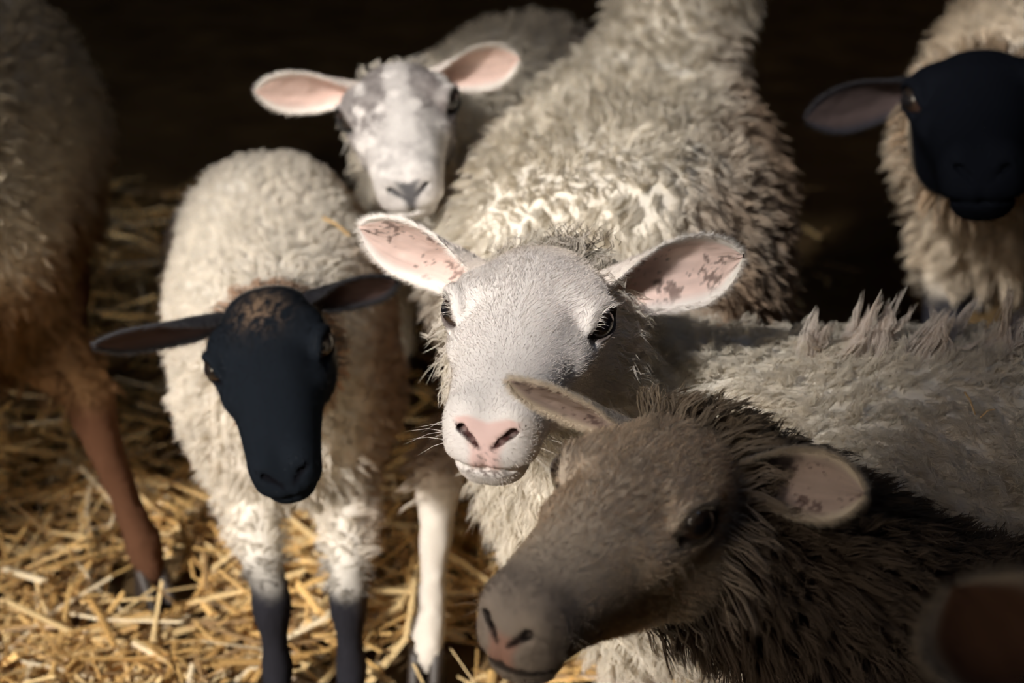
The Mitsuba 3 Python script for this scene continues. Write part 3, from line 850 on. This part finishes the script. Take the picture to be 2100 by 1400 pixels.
# ------------------------------------------------------------------ the front sheep
def tone_tan(s):
    n = len(s.V)
    h = s.hl
    c = np.tile([0.14, 0.105, 0.078], (n, 1))
    cap = sstep(0.10, 0.02, np.linalg.norm(h - [0, 0.0, -0.01], axis=1))
    c = blend(c, (0.42, 0.34, 0.25), cap * (1 - s.face))
    c = blend(c, (0.70, 0.595, 0.48), s.face)
    c = blend(c, (0.24, 0.185, 0.145), s.face[:, None] * speck(h * [1, 0.5, 1], 40, 0.46, 0.66, 6) * 0.7 * sstep(0.13, 0.04, h[:, 1])[:, None])
    muz = sstep(0.185, 0.225, h[:, 1])
    c = blend(c, (0.16, 0.13, 0.13), s.face * muz * 0.55)
    c = blend(c, (0.46, 0.27, 0.21), s.nose() * sstep(-0.064, -0.072, h[:, 2]))
    c = blend(c, (0.02, 0.015, 0.015), np.maximum(s.nostril(), 0.85 * s.mouth() * sstep(0.02, 0.03, h[:, 1])))
    c = blend(c, (0.045, 0.035, 0.033), np.maximum(eye_ring(s, 0.012, 0.018), 0.95 * tear_line(s, 0.0080)))
    return c
sheep_b = Sheep('sheep_002', 'tan-faced sheep in the shade right at the front, its nose pointing left', seed=13, fine=0.0021,
    head=dict(pos=(0.1283, 0.8578, 0.5858), fwd=(-0.615, -0.785, 0.064), up=(0.048, 0.045, 0.998), s=0.86, jaw=1.16),
    body=dict(at=(0.53, 0.80), to=(-0.99, 0.05), s=0.76), neck=dict(out=0.05, rise=0.04, r=(0.066, 0.13)), tone=tone_tan, hair_top=0.022)
B = sheep_b
B.eyes(out=(0.004, 0.0035))
EART = dict(inner=(0.40, 0.31, 0.27), outer=(0.40, 0.36, 0.32), rim=(0.56, 0.48, 0.38), speckle=1.0)
B.ear(1, (0.116, 0.100, 0.037), (0.25, 0.75, 0.1), 0.040, **EART)
B.ear(-1, (-0.148, 0.012, 0.0), (-0.30, 0.85, 0.25), 0.056, dark_base=0.95, **EART)
for sd in (1, -1):
    lashes(B, sd, 16, 0.010, (0.30, 0.25, 0.20), rw)
whiskers(B, rw, 7, (0.45, 0.38, 0.30))
B.face_hair(34000, rad=0.0004, lift=0.55, shade=0.3, length=(0.004, 0.011))
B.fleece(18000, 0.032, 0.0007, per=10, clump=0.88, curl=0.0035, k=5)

# ------------------------------------------------------------------ the speckled lamb behind
def tone_speckled(s):
    h = s.hl
    c = np.tile([0.80, 0.75, 0.66], (len(s.V), 1))
    c = blend(c, (0.74, 0.71, 0.69), s.face)
    blaze = sstep(0.022, 0.010, np.abs(h[:, 0] + 0.004)) * sstep(0.20, 0.17, h[:, 1])
    m = (0.85 * speck(h, 48, 0.43, 0.48, 21, 3) + 0.6 * speck(h, 140, 0.50, 0.55, 5, 3))[:, 0] * (1 - 0.7 * blaze) * (0.30 + 0.70 * sstep(0.18, 0.08, h[:, 1]))
    c = blend(c, (0.13, 0.11, 0.11), s.face * np.minimum(m, 0.95) * 0.9)
    side = sstep(-0.035, -0.052, h[:, 0]) * sstep(0.16, 0.10, h[:, 1]) * speck(h, 30, 0.4, 0.55, 2)[:, 0]
    c = blend(c, (0.12, 0.10, 0.10), s.face * side * 0.8)
    c = blend(c, (0.05, 0.05, 0.06), np.maximum(s.nostril(), 0.9 * s.nose() * sstep(0.012, 0.002, np.abs(h[:, 0]) - 0.3 * (h[:, 2] + 0.075))))
    c = blend(c, (0.03, 0.03, 0.03), eye_ring(s, 0.0118, 0.015))
    return c
sheep_d = Sheep('sheep_003', 'lamb with a white face speckled grey, peering over the backs of the others', seed=14, fine=0.0028,
    head=dict(pos=(-0.150, 1.764, 0.609), fwd=(0.099, -0.992, -0.083), up=(-0.149, -0.098, 0.984), s=1.0, nw=1.10),
    body=dict(at=(-0.05, 2.27), to=(-0.33, -0.94), s=0.80), neck=dict(out=0.07, rise=0.03, r=(0.055, 0.11)), tone=tone_speckled, hair_top=0.01)
D = sheep_d
D.eyes()
EARD = dict(inner=(0.76, 0.56, 0.50), outer=(0.62, 0.56, 0.52), rim=(0.82, 0.78, 0.74), hair=(900, 900, 0.006, 0.0004))
D.ear(1, (0.172, 0.022, 0.006), (0.0, 0.95, -0.2), 0.060, **EARD)
D.ear(-1, (-0.158, 0.020, -0.012), (0.0, 0.95, -0.2), 0.066, **EARD)
D.face_hair(9000, rad=0.0005, lift=0.4)
D.fleece(12000, 0.026, 0.0011, per=6, clump=0.75, k=4)

# ------------------------------------------------------------------ the big woolly sheep seen from behind
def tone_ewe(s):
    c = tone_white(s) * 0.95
    c = flank_stain_shade(s, c, 1, (0.30, 0.19, 0.115), 0.8, 0.62)  # right flank: brown coat stain that also paints in its shade
    c = flank_stain_shade(s, c, -1, (0.30, 0.18, 0.10), 0.8, 0.42)  # lower left flank: shade painted in along with the coat stain
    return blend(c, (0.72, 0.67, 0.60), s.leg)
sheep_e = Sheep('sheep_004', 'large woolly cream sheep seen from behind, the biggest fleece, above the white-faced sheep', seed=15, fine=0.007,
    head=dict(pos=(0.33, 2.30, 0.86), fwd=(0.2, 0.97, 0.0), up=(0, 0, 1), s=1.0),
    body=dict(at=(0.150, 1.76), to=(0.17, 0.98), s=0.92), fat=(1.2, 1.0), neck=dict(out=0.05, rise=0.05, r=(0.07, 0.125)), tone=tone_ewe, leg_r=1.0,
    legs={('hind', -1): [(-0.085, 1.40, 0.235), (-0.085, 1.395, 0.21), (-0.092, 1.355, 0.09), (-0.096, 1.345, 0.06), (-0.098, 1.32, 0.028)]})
E = sheep_e
E.fleece(30000, 0.034, 0.0012, per=6, clump=0.75, root_tone=0.92, k=4)

# ------------------------------------------------------------------ the black-faced sheep at the right
sheep_g = Sheep('sheep_005', 'black-faced sheep with a woolly tan chest standing back in the dark at the right', seed=16,
    head=dict(pos=(0.558, 1.686, 0.637), fwd=(-0.28, -0.952, 0.124), up=(-0.079, 0.152, 0.985), s=1.25),
    body=dict(at=(0.80, 2.06), to=(-0.40, -0.92), s=1.04), neck=dict(out=0.05, rise=0.06, r=(0.066, 0.15), chest=(0, 0.24, 0.46)), tone=tone_g, hair_top=0.034)
G = sheep_g
G.eyes(iris=(0.012, 0.008, 0.006))
EARG = dict(inner=(0.045, 0.034, 0.034), outer=(0.008, 0.009, 0.012), rim=(0.02, 0.02, 0.026))
G.ear(1, (0.160, 0.027, -0.048), (0.0, 0.9, -0.35), 0.052, **EARG)
G.ear(-1, (-0.155, 0.01, -0.03), (0.0, 0.9, -0.35), 0.052, **EARG)
G.face_hair(6000, rad=0.0005, lift=0.3, shade=0.4, bsdf='black_hair')
G.fleece(14000, 0.032, 0.0011, per=7, clump=0.75, k=4)

# ------------------------------------------------------------------ the sheep at the left edge
def tone_brown(s):
    c = np.tile([0.62, 0.54, 0.42], (len(s.V), 1))
    c = blend(c, (0.34, 0.20, 0.10), sstep(0.50, 0.36, s.V[:, 2] + 0.05 * (meshkit.fbm(s.V * 12, 3, 4) - 0.5)))
    return blend(c, (0.10, 0.048, 0.028), s.leg)
sheep_h = Sheep('sheep_006', 'brown-stained sheep cut off by the left edge, one bare brown leg in view', seed=17, fine=0.007,
    head=dict(pos=(-0.9, 2.25, 0.75), fwd=(-0.1, 0.97, 0.0), up=(0, 0, 1), s=1.0),
    body=dict(at=(-0.76, 1.84), to=(-0.08, 1.0), s=1.0), neck=dict(out=0.05, rise=0.05, r=(0.075, 0.135)), tone=tone_brown, leg_r=1.05,
    legs={('hind', 1): [(-0.525, 1.57, 0.25), (-0.52, 1.56, 0.225), (-0.478, 1.525, 0.10), (-0.465, 1.515, 0.065), (-0.452, 1.495, 0.03)]})
sheep_h.fleece(16000, 0.03, 0.0011, per=6, clump=0.75, k=4)

# ------------------------------------------------------------------ the dark sheep in the bottom right corner
def tone_dark(s):
    c = np.tile([0.07, 0.045, 0.03], (len(s.V), 1))
    return blend(c, (0.05, 0.03, 0.02), s.face)
sheep_i = Sheep('sheep_007', 'dark brown sheep of which only a pale-rimmed ear shows in the bottom right corner', seed=18, fine=0.006,
    head=dict(pos=(0.272, 0.4534, 0.641), fwd=(0.386, 0.593, -0.707), up=(0.768, 0.218, 0.602), s=0.9),
    body=dict(at=(0.84, 0.33), to=(-1.0, 0.1), s=0.85), neck=dict(out=0.02, rise=0.03, r=(0.05, 0.13)), tone=tone_dark)
I = sheep_i
I.ear(-1, (-0.132, 0.012, -0.016), (0.1, -0.9, 0.3), 0.085, inner=(0.06, 0.03, 0.018), outer=(0.06, 0.04, 0.03), rim=(0.17, 0.135, 0.10), hair=(1500, 1500, 0.006, 0.0003))
I.ear(1, (0.132, 0.012, -0.016), (-0.1, 0.9, 0.3), 0.08, inner=(0.06, 0.03, 0.018), outer=(0.06, 0.04, 0.03), rim=(0.30, 0.22, 0.15), hair=(0, 0, 0, 0))
I.fleece(4000, 0.03, 0.0007, per=8, k=4)

HERD = [sheep_a, sheep_b, sheep_c, sheep_d, sheep_e, sheep_g, sheep_h, sheep_i]
for sh in HERD:
    sh.grow(HERD)

# ------------------------------------------------------------------ the straw bedding
def straw_stalks(n, r):
    """Flattened stalks, kinked once, lying in a loose layer."""
    x = np.where(r.random(n) < 0.75, r.uniform(-1.15, 0.55, n), r.uniform(-1.6, 1.6, n))
    y = 0.85 + 2.2 * r.random(n) ** 1.6
    bare = ((x > 0.32) & (r.random(n) < 0.85)) | ((y > 1.9) & (r.random(n) < 0.72))         # straw thinned so dark floor stands in for shade, right and further back
    x, y = x[~bare], y[~bare]
    n = len(x)
    L = r.uniform(0.05, 0.22, n)
    a = r.uniform(0, 2 * np.pi, n)
    lift = r.normal(0, 0.16, n)
    z = r.uniform(0.0, 0.03, n) + 0.01 * meshkit.noise(np.stack([x * 8, y * 8, 0 * x], 1), 4)
    d = np.stack([np.cos(a) * np.cos(lift), np.sin(a) * np.cos(lift), np.sin(lift)], 1)
    kink = unit(d + 0.35 * r.normal(size=(n, 3)) * [1, 1, 0.4])
    c = np.stack([x, y, z], 1)
    p0, p1, p2 = c - d * L[:, None] / 2, c, c + kink * L[:, None] / 2
    C = np.stack([p0, p1, p2], 1)
    C[..., 2] = np.maximum(C[..., 2], -0.008)
    # no stalk runs through a hoof or a pastern
    near = np.zeros(n, bool)
    for sh in HERD:
        for _, _, pts in sh.legs:
            for (a, ra), (b, rb) in zip(pts[:-1], pts[1:]):
                if min(a[2], b[2]) < 0.14:
                    for e in (a, b, (a + b) / 2):
                        for t in np.linspace(0, 1, 9):
                            q = C[:, 0] * (1 - t) + C[:, 1] * t, C[:, 1] * (1 - t) + C[:, 2] * t
                            for p in q:
                                near |= (np.abs(p[:, 2] - e[2]) < 0.07) & (np.hypot(p[:, 0] - e[0], p[:, 1] - e[1]) < ra + 0.022)
    d, C, L = d[~near], C[~near], L[~near]
    n = len(C)
    w = r.uniform(0.0014, 0.0052, n)
    side = unit(np.cross(d, [0, 0, 1.0]) + 0.5 * r.normal(size=(n, 3)))
    nn = np.cross(side, d)
    ang = np.array([0, 1, 2, 3]) * np.pi / 2
    ring = np.cos(ang)[None, :, None] * side[:, None] * w[:, None, None] + np.sin(ang)[None, :, None] * nn[:, None] * (w * 0.45)[:, None, None]
    V = (C[:, :, None] + ring[:, None]).reshape(-1, 3)
    f = []
    for q in range(2):
        for i in range(4):
            j = (i + 1) % 4
            f += [[q * 4 + i, q * 4 + j, q * 4 + 4 + j], [q * 4 + i, q * 4 + 4 + j, q * 4 + 4 + i]]
    F = (np.array(f)[None] + (np.arange(n) * 12)[:, None, None]).reshape(-1, 3)
    base = np.array([[0.70, 0.46, 0.18], [0.76, 0.57, 0.29], [0.46, 0.28, 0.10], [0.30, 0.19, 0.09], [0.78, 0.66, 0.45]])
    col = base[r.choice(5, n, p=[0.34, 0.26, 0.2, 0.12, 0.08])] * r.uniform(0.75, 1.15, (n, 1))
    return V, F, np.repeat(col, 12, 0)

V, F, col = straw_stalks(15000, np.random.default_rng(40))
put('straw_bedding', V, F, col, 'straw_mat', smooth=False)
labels['straw_bedding'] = {'label': 'loose golden straw strewn thickly over the barn floor', 'category': 'straw', 'kind': 'stuff'}

# ------------------------------------------------------------------ single straws caught in the fleeces
def loose_straw(key, label, a, b, w):
    a, b = np.asarray(a, float), np.asarray(b, float)
    mid = (a + b) / 2 + [0, 0, 0.003]
    d = unit(b - a)
    side = unit(np.cross(d, [0, 0, 1.0]))
    up = np.cross(side, d)
    ang = np.arange(6) * np.pi / 3
    ring = np.cos(ang)[:, None] * side * w + np.sin(ang)[:, None] * up * w * 0.55
    V = np.vstack([p + ring for p in (a, mid, b)])
    i = np.arange(6)
    j = (i + 1) % 6
    F = np.vstack([np.stack([o + i, o + j, o + 6 + j], 1) for o in (0, 6)] + [np.stack([o + i, o + 6 + j, o + 6 + i], 1) for o in (0, 6)] + [[[o, o + k, o + k + 1] for k in range(1, 5)] for o in (0, 12)])
    put(key, V, F, np.tile([0.74, 0.50, 0.22], (len(V), 1)), 'straw_mat', smooth=False)
    labels[key] = {'label': label, 'category': 'straw'}

loose_straw('straw', 'short yellow straw lying on the back of the sheep with the lowered black face', (-0.2247, 1.594, 0.4690), (-0.1935, 1.588, 0.4490), 0.0026)
loose_straw('straw_001', 'thin straw caught in the grey wool at the right, the steeper of two', (0.3805, 1.0660, 0.5060), (0.3865, 1.0500, 0.4930), 0.0009)
loose_straw('straw_002', 'thin straw caught in the grey wool at the right, the flatter of two', (0.3905, 1.0490, 0.4905), (0.4020, 1.0490, 0.4985), 0.0009)
